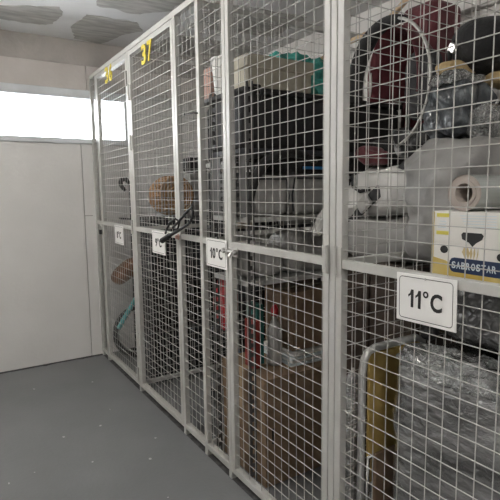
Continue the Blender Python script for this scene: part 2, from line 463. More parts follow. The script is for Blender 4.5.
sign('11°C', .802, 1.016, 'large white sign reading 11°C on the foreground cage', -1.0, .182)
def number(s, y, z, label):
    t = thing('door_number', (-.003, y, z-.05), label, 'number', 'yellow door numbers')
    glyph(s[0], -.003, y+.045, z, .068, .108, M_yellow, 'digit', t, ext=.002, bold=.004)
    glyph(s[1], -.003, y-.045, z, .068, .108, M_yellow, 'digit', t, ext=.002, bold=.004)
number('36', 3.39, 2.088, 'yellow number 36 above the farthest cage door')
number('37', 2.68, 2.060, 'yellow number 37 above the second cage door')

# ------------------------------------------------------------------ locks and latches
t = thing('u_lock', (-.05, 2.25, 1.04), 'black shackle lock hanging on the rail beside the 9°C sign', 'lock')
P = [(2.421,1.046),(2.33,1.077),(2.237,1.104),(2.16,1.128),(2.107,1.145),(2.073,1.166),(2.052,1.190),(2.049,1.208),(2.062,1.220),(2.085,1.217),(2.149,1.186),(2.22,1.150),(2.285,1.119)]
MB().tube([(-.05, y, z) for y, z in P], [.009]*2+[.008]+[.006]*10, 10).build('shackle', M_black, t, smooth=True)
MB().tube([(-.05, 2.43, 1.043), (-.05, 2.33, 1.077)], [.015, .0125], 12).build('lock_body', M_black, t, smooth=False)
P2 = [(-.052,2.378,1.085),(-.056,2.345,1.112),(-.055,2.305,1.145),(-.045,2.262,1.165),(-.03,2.248,1.150),(-.028,2.27,1.118),(-.036,2.32,1.088)]
MB().tube(P2, .0055, 8).build('cable_loop', M_black, t, smooth=True)
t = thing('sliding_bolt', (-.01, 1.80, 1.02), 'silver sliding bolt between the 10°C sign and its door', 'latch')
MB().box((-.004, 1.735, 1.025), (-.0005, 1.815, 1.063)).build('plate', M_dull, t, bevel=.001)
MB().box((-.004, 1.822, 1.03), (-.0005, 1.846, 1.06)).build('keeper', M_dull, t, bevel=.001)
MB().tube([(-.012, 1.73, 1.046), (-.012, 1.85, 1.046)], .007, 10).build('bolt', M_steel, t, smooth=True)
MB().tube([(-.012, 1.77, 1.046), (-.028, 1.77, 1.028)], .004, 8).build('knob', M_steel, t)
for yy in (1.745, 1.80, 1.834): MB().box((-.021, yy-.006, 1.035), (-.003, yy+.006, 1.057)).build('strap', M_dull, t, bevel=.002)
t = thing('door_latch', (-.01, 2.32, 1.06), 'round worn latch under the black lock', 'latch')
MB().lathe([(.016, 0), (.016, .006), (.009, .012), (.009, .02)], AXIS((0, 2.322, 1.068), (-1, 0, 0)), 16).build('boss', M_pink, t)
MB().box((-.005, 2.30, 1.045), (-.0005, 2.362, 1.09)).build('plate', M_cage, t, bevel=.001)
t = thing('door_latch', (-.01, 3.73, 1.02), 'small latch with dark padlock on the farthest post', 'latch')
MB().box((-.008, 3.70, 1.03), (-.0005, 3.765, 1.06)).build('plate', M_cage, t, bevel=.002)
MB().box((-.022, 3.715, .985), (-.006, 3.745, 1.02)).build('padlock_body', M_ink, t, bevel=.003)
MB().tube([(-.013, 3.721, 1.02), (-.013, 3.721, 1.038), (-.013, 3.73, 1.045), (-.013, 3.739, 1.038), (-.013, 3.739, 1.02)], .003, 8).build('padlock_shackle', M_steel, t)
MB().tube([(-.001, 2.072, 1.653), (-.02, 2.08, 1.653), (-.022, 2.10, 1.654), (-.02, 2.185, 1.657), (-.012, 2.19, 1.665)], .003, 6).build('wire_hook', M_ink,
    label='short dark wire hook stuck out from a cage post', cat='hook', smooth=True)

# ------------------------------------------------------------------ cage 10: slotted rack and its load
def rack(x0, x1, y0, y1, levels, top, label, slot=True):
    t = thing('shelf_rack', ((x0+x1)/2, (y0+y1)/2, 0), label, 'shelf rack')
    for x in (x0, x1-.034):
        for y in (y0, y1-.004):
            mb = MB()
            if slot and x == x0:
                mb.box((x, y, 0), (x+.011, y+.003, top)); mb.box((x+.023, y, 0), (x+.034, y+.003, top))
                z = 0.0
                while z < top - .02:
                    mb.box((x+.011, y, z), (x+.023, y+.003, z+.018)); z += .042
            else: mb.box((x, y, 0), (x+.034, y+.003, top))
            mb.build('upright', M_rackdark, t)
    for z, m in levels:
        MB().box((x0+.002, y0+.005, z-.022), (x1-.002, y1-.005, z)).build('shelf', m, t, bevel=.002)
    return t
rack(.045, 1.03, 1.73, 2.045, [(.915, M_rack), (1.188, M_rack), (1.474, M_slate)], 1.74, 'grey slotted-angle shelf rack inside the 10°C cage')
# dark slotted end plate of the rack
mb = MB()
for a, b in ((1.738, 1.79), (1.812, 1.925), (1.947, 2.035)): mb.box((.040, a, 1.19), (.043, b, 1.45))
for a, b in ((1.79, 1.812), (1.925, 1.947)):
    for k in range(7): mb.box((.040, a, 1.19+.042*k), (.043, b, 1.206+.042*k))
mb.build('end_plate', M_rackdark, bpy.data.objects['shelf_rack'])
# black crate on the top shelf
t = thing('storage_crate', (.5, 1.89, 1.474), 'large black plastic crate on the top rack shelf', 'crate')
MB().box((.055, 1.765, 1.474), (.99, 2.03, 1.70)).build('body', M_black, t, bevel=.02, seg=3)
MB().box((.045, 1.755, 1.70), (1.0, 2.04, 1.722)).build('lid', M_black, t, bevel=.006)
MB().tube([(.075, 1.76, 1.66), (.07, 1.742, 1.70), (.085, 1.735, 1.725), (.115, 1.737, 1.725), (.13, 1.742, 1.70), (.127, 1.76, 1.66)], .006, 8).build('handle', M_blackcloth, t, smooth=True)
for k in range(5): MB().box((.2+.16*k, 1.76, 1.49), (.215+.16*k, 1.766, 1.69)).build('rib', M_black, t, bevel=.002)
# beige box
t = thing('flat_box', (.27, 1.9, 1.722), 'beige cardboard box on top of the black crate', 'box')
MB().box((.10, 1.80, 1.735), (.44, 2.02, 1.845)).build('body', M_beige, t, bevel=.004)
MB().box((.093, 1.793, 1.815), (.447, 2.027, 1.868)).build('lid', M_beige2 if False else M_beige, t, bevel=.004)
MB().box((.12, 1.81, 1.722), (.40, 2.0, 1.735)).build('base_pad', M_char, t)
MB().box((.098, 1.86, 1.75), (.10, 1.96, 1.81)).build('side_label', M_beige2, t)
# teal bag
t = thing('plastic_bag', (.6, 1.92, 1.722), 'crumpled teal plastic bag beside the beige box', 'bag')
MB().blob((.63, 1.925, 1.822), (.17, .09, .10), .6, .035, 9, 16, 4, ridged=True).build('body', M_teal, t, smooth=False)
MB().blob((.46, 1.98, 1.90), (.12, .045, .05), .7, .03, 12, 10, 8, ridged=True).build('neck', M_teal, t, smooth=False)
MB().box((.46, 1.785, 1.722), (.75, 1.83, 1.732)).build('cardboard_sheet', M_cream, label='pale cardboard sheet edge under the teal bag', cat='sheet')
# grey padded cases on the middle shelf
def padded(x0, x1, z1, label, seed):
    t = thing('padded_case', ((x0+x1)/2, 1.88, 1.188), label, 'case', 'grey padded cases on the rack')
    MB().blob(((x0+x1)/2, 1.885, (1.188+z1)/2), ((x1-x0)/2, .125, (z1-1.188)/2), .28, .006, 9, 14, seed).build('body', M_grey, t, smooth=True)
    zz = (1.188+z1)/2
    MB().tube([(x0+.012, 1.758, 1.205), (x0+.006, 1.757, zz), (x0+.02, 1.757, z1-.014), (x1-.02, 1.757, z1-.014), (x1-.006, 1.757, zz), (x1-.012, 1.758, 1.205)], .004, 6).build('piping', M_slate, t)
padded(.082, .285, 1.362, 'grey padded case with dark piping at the rack end', 1)
padded(.292, .53, 1.366, 'wider grey padded case further along the rack shelf', 2)
MB().blob((.72, 1.885, 1.27), (.16, .12, .08), .3, .01, 8, 10, 3).build('folded_blanket', M_char, label='dark folded blanket deep on the middle rack shelf', cat='blanket', smooth=True)
# black duffel lying over the cases
t = thing('duffel_bag', (.5, 1.87, 1.36), 'black duffel bag lying across the grey padded cases', 'bag')
MB().blob((.52, 1.885, 1.408), (.33, .12, .045), .5, .010, 7, 14, 5).build('body', M_blackcloth, t, smooth=True)
MB().tube([(.055, 1.722, 1.255), (.062, 1.720, 1.30), (.085, 1.720, 1.36), (.125, 1.72, 1.412), (.19, 1.722, 1.446), (.27, 1.73, 1.458), (.36, 1.745, 1.452), (.44, 1.77, 1.43)], [.012, .017, .02, .022, .022, .02, .018, .014], 10).build('strap', M_blackcloth, t, smooth=True)
MB().box((.36, 1.752, 1.392), (.56, 1.762, 1.404)).build('blue_tab', M_blue, t)
# lower shelf
def bag(name, cen, half, m, label, cat='bag', e=.5, amp=.015, fr=8, seed=0, seg=14, group=None, smooth=True, ridged=False, xf=None):
    return MB().blob(cen, half, e, amp, fr, seg, seed, xf=xf, ridged=ridged).build(name, m, label=label, cat=cat, group=group, smooth=smooth)
bag('cloth_bag', (.17, 1.87, .990), (.105, .11, .073), M_grey, 'slumped grey cloth bag at the rack end below the cases', seed=11)
bag('cloth_bag', (.41, 1.87, 1.015), (.12, .11, .098), M_greybag, 'fuller grey cloth bag behind the slumped one', seed=12, amp=.025)
bag('shoe_bag', (.63, 1.87, 1.0), (.09, .10, .083), M_char, 'charcoal shoe bag deep on the lower rack shelf', seed=13)
# floor of the rack: big carton and things on it
t = thing('carton', (.42, 1.86, 0), 'large brown cardboard box on the floor of the 10°C cage', 'box')
MB().box((.085, 1.672, .004), (.80, 2.04, .497)).build('body', M_card, t, bevel=.004)
MB().box((.085, 1.668, .36), (.80, 1.6715, .497)).build('flap', M_card, t)
MB().box((.082, 1.672, .35), (.085, 2.04, .497)).build('flap', M_card, t)
MB().box((.09, 1.835, .497), (.80, 1.885, .4985)).build('tape', M_tape, t)
MB().box((.0815, 1.84, .30), (.0845, 1.88, .4985)).build('tape', M_tape, t)
MB().box((.12, 1.6695, .20), (.128, 1.671, .27)).build('hand_slot', M_ink, t)
t = thing('book', (.125, 1.8, .4985), 'upright red book on the big carton', 'book')
MB().box((.115, 1.80, .4985), (.15, 1.88, .72)).build('cover', M_darkred, t, bevel=.002)
MB().box((.119, 1.804, .503), (.146, 1.882, .716)).build('page_block', M_sign, t)
t = thing('book', (.165, 1.8, .4985), 'upright dark teal folder beside the red book', 'folder')
MB().box((.158, 1.84, .4985), (.195, 1.93, .78)).build('cover', M_darkteal, t, bevel=.002)
MB().box((.162, 1.844, .503), (.191, 1.932, .772)).build('page_block', M_sign, t)
t = thing('spray_bottle', (.235, 1.81, .4985), 'grey squeeze bottle standing beside the teal folder', 'bottle')
MB().lathe([(.03, 0), (.034, .01), (.034, .16), (.02, .20), (.014, .21), (.014, .23)], Matrix.Translation((.235, 1.81, .4985)), 16).build('body', M_grey, t, smooth=True)
MB().lathe([(.018, 0), (.018, .03), (.008, .05)], Matrix.Translation((.235, 1.81, .7285)), 12).build('cap', M_red, t, smooth=True)
t = thing('paper_stack', (.40, 1.85, .4985), 'pale stack of papers lying on the big carton', 'papers')
for k in range(4): MB().box((.275+.006*(k % 2), 1.725+.004*k, .4985+.014*k), (.56, 1.99, .4985+.014*k+.012), ROT((.4, 1.85, .5), 'Z', 2*(k-1.5))).build('paper', M_sign if k % 2 else M_pale, t)
t = thing('carton', (.45, 1.87, .557), 'small dark cardboard box on the stack of papers', 'box')
MB().box((.30, 1.76, .557), (.60, 1.99, .835)).build('body', M_card2, t, bevel=.004)
MB().box((.30, 1.86, .835), (.60, 1.89, .8365)).build('tape', M_tape, t)

# tall dark cabinet standing in the 10°C cage by the partition
t = thing('wooden_cabinet', (.85, 1.42, 0), 'dark brown wooden cabinet behind the 10°C and 11°C partition', 'cabinet')
MB().box((.46, 1.20, .06), (1.25, 1.66, .985)).build('body', M_brownwood, t, bevel=.004)
for yy in (1.212, 1.434):
    d = MB().box((.445, yy, .08), (.4595, yy+.212, .965)).build('door', M_brownwood, t, bevel=.003)
    MB().tube([(.43, 1.42 + (1 if yy > 1.3 else -1)*.03, .5), (.43, 1.42 + (1 if yy > 1.3 else -1)*.03, .6)], .005, 8).build('handle', M_dull, d)
MB().box((.45, 1.19, .985), (1.26, 1.67, 1.005)).build('top', M_brownwood, t, bevel=.003)
for x in (.48, 1.2):
    for y in (1.22, 1.62): MB().box((x, y, 0), (x+.03, y+.03, .06)).build('foot', M_brownwood, t)
# wrapped roll standing between
t = thing('wrapped_roll', (.255, 1.30, 0), 'film-wrapped pole standing beside the yellow chair', 'roll')
MB().lathe([(.026, 0), (.03, .02), (.031, .45), (.03, .55), (.024, .60), (.010, .62)], Matrix.Translation((.232, 1.30, 0)), 20).build('film', M_clear, t, smooth=True)
MB().lathe([(.006, 0), (.006, .02)], Matrix.Translation((.232, 1.30, .615)), 10).build('core', M_grey, t)
# load on the cabinet
bag('dust_sheet_bundle', (.66, 1.42, 1.095), (.22, .225, .09), M_greybag, 'grey sheet bundle on the dark cabinet', 'bundle', .4, .018, 6, 21)
t = thing('plastic_sack', (.67, 1.43, 1.185), 'white plastic sack with dark strap on the sheet bundle', 'sack')
MB().blob((.67, 1.43, 1.287), (.20, .205, .102), .55, .03, 6, 18, 22).build('body', M_whitebag, t, smooth=True)
MB().tube([(.54, 1.55, 1.26), (.45, 1.61, 1.22), (.385, 1.645, 1.16), (.352, 1.66, 1.11), (.345, 1.665, 1.10)], [.09, .065, .042, .02, .004], 9).build('corner', M_whitebag, t)
t = thing('strap_loop', (.48, 1.48, 1.18), 'dark webbing strap slung across the white sack', 'strap')
def ribbon(pts, wv, th=.003):
    mb = MB(); wv = Vector(wv)
    vs = []
    for p in pts:
        p = Vector(p); vs += [p - wv, p + wv, p + wv + Vector((th, 0, 0)), p - wv + Vector((th, 0, 0))]
    fs = []
    for i in range(len(pts)-1):
        for k in range(4): fs.append((4*i+k, 4*i+(k+1) % 4, 4*i+4+(k+1) % 4, 4*i+4+k))
    fs += [(0, 1, 2, 3), tuple(4*(len(pts)-1)+k for k in (3, 2, 1, 0))]
    return mb.add(vs, fs)
ribbon([(.452, 1.60, 1.14), (.455, 1.53, 1.19), (.47, 1.44, 1.27), (.48, 1.36, 1.33), (.50, 1.30, 1.385)], (0, .012, .022)).build('webbing', M_char, t)
MB().box((.435, 1.43, 1.215), (.452, 1.50, 1.265), ROT((.44, 1.465, 1.24), 'X', -42)).build('buckle', M_dull, t, bevel=.004)
MB().tube([(.47, 1.56, 1.36), (.455, 1.54, 1.31), (.455, 1.50, 1.29), (.47, 1.46, 1.30)], .008, 8).build('hook', M_black, t, smooth=True)
# dark clothes and pushchair hood
bag('clothes_pile', (.745, 1.43, 1.455), (.14, .22, .06), M_blackcloth, 'pile of black clothes on the white sack', 'clothes', .5, .03, 8, 31)
bag('clothes_bundle', (.545, 1.29, 1.475), (.045, .10, .065), M_mixed, 'charcoal clothes bundle with pale stripe by the partition', 'clothes', .6, .03, 11, 32)
bag('clothes_bundle', (.54, 1.51, 1.435), (.045, .08, .035), M_burg, 'dark red clothes bundle at the end of the pile', 'clothes', .6, .03, 11, 33)
t = thing('pushchair_hood', (.58, 1.39, 1.47), 'black arched pushchair hood with burgundy lining', 'hood')
cy, cz, r1, r2 = 1.385, 1.70, .195, .245
A = [(cy - r1*math.cos(math.radians(a)), cz + r2*math.sin(math.radians(a))) for a in range(-75, 181+14, 8)]
MB().tube([(.495, y, z) for i, (y, z) in enumerate(A) if i >= 18], [.012 + .022*min(1, i/7) for i in range(len(A)-18)], 10).build('padded_rim', M_blackcloth, t, smooth=True)
MB().tube([(.485, y, z) for i, (y, z) in enumerate(A) if i <= 19], .006, 10).build('rim_tube', M_dull, t, smooth=True)
mb = MB(); vs = []; fs = []; nA = 19; nB = 7
for jx in range(nB):
    u = jx/(nB-1)
    for i in range(nA):
        a = math.radians(-10 + 200*i/(nA-1)); k = math.cos(u*math.pi/2*.92)
        vs.append((.505 + .24*math.sin(u*math.pi/2), cy + .005 + (r1-.065)*k*math.cos(a), cz + (r2-.01)*(.25+.75*k)*math.sin(a)))
for jx in range(nB-1):
    for i in range(nA-1): fs.append((jx*nA+i, jx*nA+i+1, (jx+1)*nA+i+1, (jx+1)*nA+i))
mb.add(vs, fs); hd = mb.build('lining', M_burg, t, smooth=True)
so = hd.modifiers.new('thick', 'SOLIDIFY'); so.thickness = .006
MB().blob((.515, 1.525, 1.74), (.006, .020, .075), .6, .004, 9, 8, 3).build('white_tag', M_white, t)
MB().blob((.56, 1.275, 1.69), (.045, .075, .13), .6, .012, 9, 12, 4).build('seat_pad', M_char, t, smooth=True)
t = thing('tall_carton', (1.19, 1.86, 0), 'tall dark carton standing behind the rack end', 'box')
MB().box((1.06, 1.69, 0), (1.32, 2.03, 1.515)).build('body', M_card2, t, bevel=.004)
MB().box((1.06, 1.84, 1.515), (1.32, 1.88, 1.5165)).build('tape', M_tape, t)
t = thing('suitcase', (1.17, 1.74, 1.52), 'burgundy suitcase standing behind the pushchair hood', 'suitcase')
MB().box((1.06, 1.62, 1.535), (1.28, 1.84, 2.22)).build('shell', M_burg, t, bevel=.04, seg=4)
for k in range(3): MB().box((1.052, 1.66+.06*k, 1.58), (1.062, 1.675+.06*k, 2.15)).build('rib', M_burg, t, bevel=.004)
MB().tube([(1.06, 1.67, 1.8), (1.04, 1.68, 1.8), (1.04, 1.78, 1.8), (1.06, 1.79, 1.8)], .008, 8).build('handle', M_black, t)
MB().lathe([(.018, -.01), (.018, .01)], AXIS((1.1, 1.75, 1.535), (0, 1, 0)), 12).build('wheel', M_black, t)
bag('travel_bag', (1.10, 1.44, 1.26), (.15, .22, .255), M_blackcloth, 'tall black travel bag behind the white sack', 'bag', .4, .01, 7, 34)
MB().tube([(.60, 1.95, 1.925), (.55, 1.72, 1.94), (.50, 1.53, 1.93), (.50, 1.475, 1.925), (.50, 1.42, 1.945), (.50, 1.345, 1.985), (.50, 1.28, 2.02), (.50, 1.18, 2.07)], .011, 8).build('bent_wood_slat', M_wood, label='pale bent wooden slat above the pushchair hood', cat='slat', smooth=True)

# ------------------------------------------------------------------ cage 11: foreground load
t = thing('film_package', (.42, .55, 0), 'big grey film-wrapped package filling the lower foreground cage', 'package')
MB().blob((.415, .505, .405), (.33, .52, .405), .2, .012, 7, 34, 41, ridged=True).build('wrapped_body', M_film2, t, smooth=True)
mb = MB()
mb.blob((.18, .725, .79), (.095, .30, .03), .7, .028, 15, 26, 44, ridged=True)
mb.build('crumpled_film', M_clear, t, smooth=False)
bag('film_bundle', (.50, .58, .935), (.27, .49, .097), M_film, 'dark film-wrapped bundle on the big package', 'bundle', .3, .016, 7, 42, 30, ridged=True)
t = thing('black_caster', (.185, .925, .83), 'small black castor knob poking from the wrapped bundle', 'castor')
MB().lathe([(.004, -.022), (.02, -.018), (.026, 0), (.02, .018), (.004, .022)], AXIS((.19, .935, .868), (-1, .2, .1)), 16).build('knob', M_black, t, smooth=True)
MB().tube([(.19, .935, .868), (.24, .93, .88)], .008, 8).build('stem', M_black, t)
# yellow folding chair against the partition
t = thing('folding_chair', (.2, 1.09, 0), 'folded chair with ochre back panel and chrome tube frame', 'chair')
MB().box((.108, 1.098, .32), (.36, 1.108, .770)).build('back_panel', M_ochre, t, bevel=.012)
MB().tube([(.084, 1.105, .0), (.084, 1.105, .71), (.091, 1.105, .75), (.108, 1.105, .775), (.14, 1.105, .784), (.34, 1.105, .784), (.375, 1.105, .765), (.385, 1.105, .72), (.385, 1.105, 0)], .013, 10).build('tube_frame', M_alu, t, smooth=True)
MB().box((.112, 1.068, .05), (.36, 1.080, .44))  .build('seat_panel', M_card2, t, bevel=.01)
MB().tube([(.10, 1.088, 0), (.10, 1.088, .42), (.37, 1.088, .42), (.37, 1.088, 0)], .007, 8).build('leg_frame', M_chrome, t, smooth=True)
# grey sheeted stack
bag('sheeted_stack', (.57, 1.005, 1.255), (.325, .124, .205), M_greybag, 'tall grey dust-sheeted stack behind the white printed carton', 'stack', .4, .03, 7, 51, 30, ridged=True)
# white printed carton
t = thing('printed_carton', (.27, .70, 1.049), 'white printed carton with navy SABROSTAR banner', 'box')
CX, CY0, CY1, CZ0, CZ1 = .125, .40, .886, 1.049, 1.238
MB().box((CX, CY0, CZ0), (.42, CY1, CZ1)).build('body', M_boxwhite, t, bevel=.003)
e = -.0012
def flat(poly, name, m, k=1):
    mb = MB(); n = len(poly)
    mb.add([(CX+e*k, y, z) for y, z in poly] + [(CX, y, z) for y, z in poly],
           [tuple(range(n))] + [(i, n+i, n+(i+1) % n, (i+1) % n) for i in range(n)])
    return mb.build(name, m, t)
flat([(.886,1.05),(.886,1.112),(.84,1.104),(.80,1.088),(.74,1.078),(.66,1.074),(.55,1.076),(.42,1.072),(.405,1.05)], 'gold_field', M_gold)
flat([(.8855,1.050),(.8855,1.236),(.880,1.236),(.880,1.050)], 'gold_edge', M_gold, 1.5)
for z0 in (1.222, 1.174): flat([(.872,z0),(.872,z0+.010),(.834,z0+.010),(.834,z0)], 'label_bar', M_labely)
flat([(.872,1.187),(.872,1.219),(.834,1.219),(.834,1.187)], 'label_panel', M_sign)
for k in range(3): flat([(.866-.003*k,1.193+.008*k),(.866-.003*k,1.1955+.008*k),(.842,1.1955+.008*k),(.842,1.193+.008*k)], 'label_line', M_pale, 2)
def oval(cy_, cz_, ry, rz, n=16): return [(cy_+ry*math.cos(2*math.pi*i/n), cz_+rz*math.sin(2*math.pi*i/n)) for i in range(n)]
flat(oval(.846, 1.134, .012, .0105), 'printed_spot', M_ink)
flat(oval(.683, 1.128, .012, .0105), 'printed_spot', M_ink)
flat([(.792,1.166),(.795,1.178),(.790,1.184),(.738,1.184),(.732,1.178),(.736,1.168),(.752,1.158),(.762,1.148),(.772,1.158)], 'printed_shape', M_ink)
for a0 in range(5):
    yy = .765 - .008*(a0-2)
    flat([(yy, 1.114), (yy+.006*(2-a0)*.5+.004, 1.132+.004*(a0 % 2)), (yy+.004*(2-a0)*.5, 1.146), (yy-.004, 1.130)], 'wheat_leaf', M_wheat, 1.2)
ban = [(.684,1.115)] + [(.814 + .014*math.cos(math.radians(q)), 1.0955 + .0195*math.sin(math.radians(q))) for q in range(90, -91, -30)] + [(.684,1.076)] + [(.684 - .017*math.cos(math.radians(q)), 1.0955 - .0195*math.sin(math.radians(q))) for q in range(60, -61, -30)]
flat(ban, 'banner', M_navy, 1.6)
for k, ch in enumerate('SABROSTAR'):
    glyph(ch, CX-.0026, .8135 - .0143*k, 1.0955, .0112, .0185, M_pale, 'letter', t, ext=.0003, bold=.0006)
for k in range(5): flat([(.80-.004*k,1.226-.007*k),(.80-.004*k,1.228-.007*k),(.70,1.230-.007*k),(.70,1.228-.007*k)], 'print_line', M_pale)
# film roll
t = thing('film_roll', (.31, .797, 1.238), 'roll of stretch film with cardboard core on the printed carton', 'roll')
X = AXIS((.13, .797, 1.2865), (1, 0, 0))
MB().lathe([(.034, .004), (.0475, .004), (.0475, .33), (.034, .33)], X, 32, cap=False).build('film', M_rollfilm, t, smooth=False)
mb = MB(); mb.lathe([(.0255, .0), (.0345, .0), (.0345, .335), (.0255, .335), (.0255, .0)], X, 32, cap=False); mb.build('core', M_core, t)
MB().lathe([(.0475, .0), (.0478, .003), (.034, .003)], X, 32, cap=False).build('end_wrap', M_core, t)
MB().lathe([(.024, .30), (.024, .31)], X, 24).build('core_shade', M_brownwood, t)  # dark disc added so the see-through core looks shaded inside
# clothes and bags on the sheeted stack
bag('clothes_bag', (.43, 1.03, 1.545), (.10, .075, .085), M_bluecloth, 'blue denim bundle in clear plastic on the sheeted stack', 'bag', .5, .032, 11, 61, 20, ridged=True)
bag('clothes_bag', (.50, .945, 1.505), (.12, .05, .05), M_clear, 'cloudy plastic clothes bag at the stack corner', 'bag', .55, .022, 12, 62, ridged=True)
bag('clothes_bag', (.70, .95, 1.545), (.10, .06, .085), M_mixed, 'grey plastic clothes bag behind the cloudy one', 'bag', .55, .03, 11, 63, 18, ridged=True)
bag('clothes_bag', (.42, 1.035, 1.645), (.09, .06, .022), M_clear, 'clear film wrap crumpled over the denim bundle', 'film', .6, .018, 14, 65, ridged=True)
bag('folded_cloth', (.44, 1.06, 1.685), (.07, .04, .018), M_tan, 'tan folded cloth under the black round bag', 'cloth', .5, .012, 14, 66)
bag('folded_cloth', (.62, .95, 1.648), (.13, .06, .02), M_tan, 'tan cloth edge at the right side of the stack', 'cloth', .5, .012, 14, 67)
t = thing('round_bag', (.56, .99, 1.70), 'black round-topped bag with silver buckle', 'bag')
MB().blob((.58, 1.005, 1.762), (.17, .11, .095), .8, .008, 7, 16, 68).build('body', M_blackcloth, t, smooth=True)
MB().box((.405, 1.035, 1.735), (.42, 1.065, 1.765), ROT((.41, 1.05, 1.75), 'X', 30)).build('buckle', M_steel, t, bevel=.004)
MB().tube([(.43, 1.07, 1.70), (.41, 1.06, 1.74), (.44, 1.04, 1.80), (.52, 1.02, 1.835)], .008, 8).build('strap', M_black, t, smooth=True)

# ------------------------------------------------------------------ cage 9: rack seen past the 10°C sign
rack(.27, 1.2, 2.30, 2.62, [(.08, M_slate), (.50, M_slate), (1.10, M_slate), (1.455, M_rack), (1.81, M_slate)], 1.84, 'tall shelf rack inside the 9°C cage', slot=False)
t = thing('bucket', (.36, 2.42, 1.81), 'white plastic bucket on the highest rack shelf', 'bucket')
MB().lathe([(.062, 0), (.078, .18), (.083, .18), (.083, .195), (.076, .195), (.060, .008)], Matrix.Translation((.338, 2.40, 1.81)), 28).build('body', M_white, t, smooth=False)
MB().tube([(.338+.082*math.cos(a*.26), 2.40+.082*math.sin(a*.26), 1.995-.06*math.sin(a*.26)) for a in range(13)], .003, 6).build('handle', M_steel, t)
MB().box((.30, 2.515, 1.81), (.60, 2.61, 1.985)).build('carton', M_pink, bevel=.004, label='pinkish carton behind the white bucket', cat='box')
t = thing('instrument_case', (.5, 2.46, 1.455), 'upright black case on the rack shelf below the bucket', 'case')
MB().box((.30, 2.33, 1.455), (.75, 2.58, 1.775)).build('body', M_black, t, bevel=.03, seg=3)
MB().tube([(.30, 2.42, 1.60), (.285, 2.42, 1.62), (.285, 2.50, 1.62), (.30, 2.50, 1.60)], .006, 8).build('handle', M_blackcloth, t)
for k in range(6):
    MB().box((.29+.06*k, 2.34, 1.10), (.335+.06*k, 2.55, 1.405-.02*(k % 3))).build('binder', [M_black, M_slate, M_char][k % 3], bevel=.003,
        label='%s dark binder in the row on the 9°C rack' % ['first', 'second', 'third', 'fourth', 'fifth', 'sixth'][k], cat='binder', group='binders on the rack')
bag('cloth_bag', (.345, 2.27, 1.15), (.06, .03, .055), M_cream, 'cream and red cloth bag peeking over the 10°C sign', seed=71, amp=.012, fr=14)
bag('gift_bag', (.325, 2.43, .655), (.045, .08, .15), M_red, 'shiny red bag on the rack below the 10°C sign', seed=72, amp=.02, fr=10, ridged=True)
t = thing('detergent_bottle', (.36, 2.42, .08), 'blue detergent jug with white base low on the rack', 'bottle')
MB().lathe([(.05, 0), (.055, .02), (.055, .11), (.05, .12)], Matrix.Translation((.37, 2.42, .08)), 20).build('base', M_white, t, smooth=True)
MB().lathe([(.05, 0), (.055, .02), (.05, .13), (.025, .19), (.02, .20)], Matrix.Translation((.37, 2.42, .20)), 20).build('body', M_blue, t, smooth=True)
MB().lathe([(.022, 0), (.022, .03)], Matrix.Translation((.37, 2.42, .395)), 14).build('cap', M_white, t)
bag('wrapped_parcel', (.55, 2.46, .72), (.08, .10, .21), M_slate, 'dark wrapped parcel beside the red bag', 'parcel', .35, .01, 8, 73)
bag('wrapped_parcel', (.56, 2.46, .24), (.10, .10, .15), M_slate, 'dark wrapped parcel beside the blue jug', 'parcel', .35, .01, 8, 74)
t = thing('folded_tripod', (.17, 2.12, 0), 'black folded tripod leaning upright beside the big carton', 'tripod')
for k, (dx, dy) in enumerate(((0, 0), (.022, .012), (.01, .028))):
    MB().tube([(.14+dx, 2.11+dy, 0), (.16+dx*.6, 2.115+dy*.6, .55)], .009, 8).build('leg', M_black, t, smooth=True)
MB().lathe([(.02, 0), (.024, .03), (.016, .06)], Matrix.Translation((.167, 2.121, .54)), 12).build('head', M_black, t, smooth=True)

# ------------------------------------------------------------------ cage 8: bicycle, dark boxes, basket
def tote(x0, x1, y0, y1, z0, z1, m, label):
    t = thing('storage_tote', ((x0+x1)/2, (y0+y1)/2, z0), label, 'storage box', 'dark storage boxes stacked in the far cage')
    MB().box((x0+.01, y0+.01, z0), (x1-.01, y1-.01, z1-.03)).build('body', m, t, bevel=.015)
    MB().box((x0, y0, z1-.03), (x1, y1, z1)).build('lid', m, t, bevel=.006)
    MB().box(((x0+x1)/2-.05, y0-.008, z1-.045), ((x0+x1)/2+.05, y0+.012, z1-.02)).build('clasp', M_slate, t, bevel=.004)
tote(.115, .78, 3.06, 3.38, 0, .36, M_slate, 'lowest dark storage box behind the 9°C door')
tote(.125, .76, 3.07, 3.38, .36, .70, M_black, 'middle black storage box behind the 9°C door')
tote(.12, .77, 3.06, 3.37, .70, 1.125, M_slate, 'topmost dark storage box, the wicker basket on it')
tote(.82, 1.3, 3.06, 3.5, 0, .55, M_black, 'black storage box deep in the far cage')
t = thing('wicker_basket', (.30, 3.23, 1.125), 'round brown wicker basket resting on its side', 'basket')
bc = Vector((.347, 3.23, 1.272)); X = AXIS(bc, (0, -1, .05))
for k in range(9):
    r = .130 - .0025*abs(k-3)**1.5; z = -.10 + .026*k
    MB().tube([X @ Vector((r*math.cos(a*math.pi/16), r*math.sin(a*math.pi/16), z)) for a in range(32)], .0095, 6, closed=True).build('woven_ring', M_wick, t, smooth=True)
for k in range(20):
    a = k*math.pi/10
    MB().tube([X @ Vector((.124*math.cos(a), .124*math.sin(a), -.10)), X @ Vector((.130*math.cos(a), .130*math.sin(a), .0)), X @ Vector((.117*math.cos(a), .117*math.sin(a), .11))], .006, 5).build('stake', M_wick, t)
mb = MB()
for k in range(6):
    r = .017 + .02*k
    mb.tube([X @ Vector((r*math.cos(a*math.pi/12), r*math.sin(a*math.pi/12), .11)) for a in range(24)], .011, 6, closed=True)
mb.build('woven_base', M_wick, t, smooth=True)
t = thing('grey_box', (.54, 3.28, 1.125), 'pale grey box on the dark storage boxes', 'box')
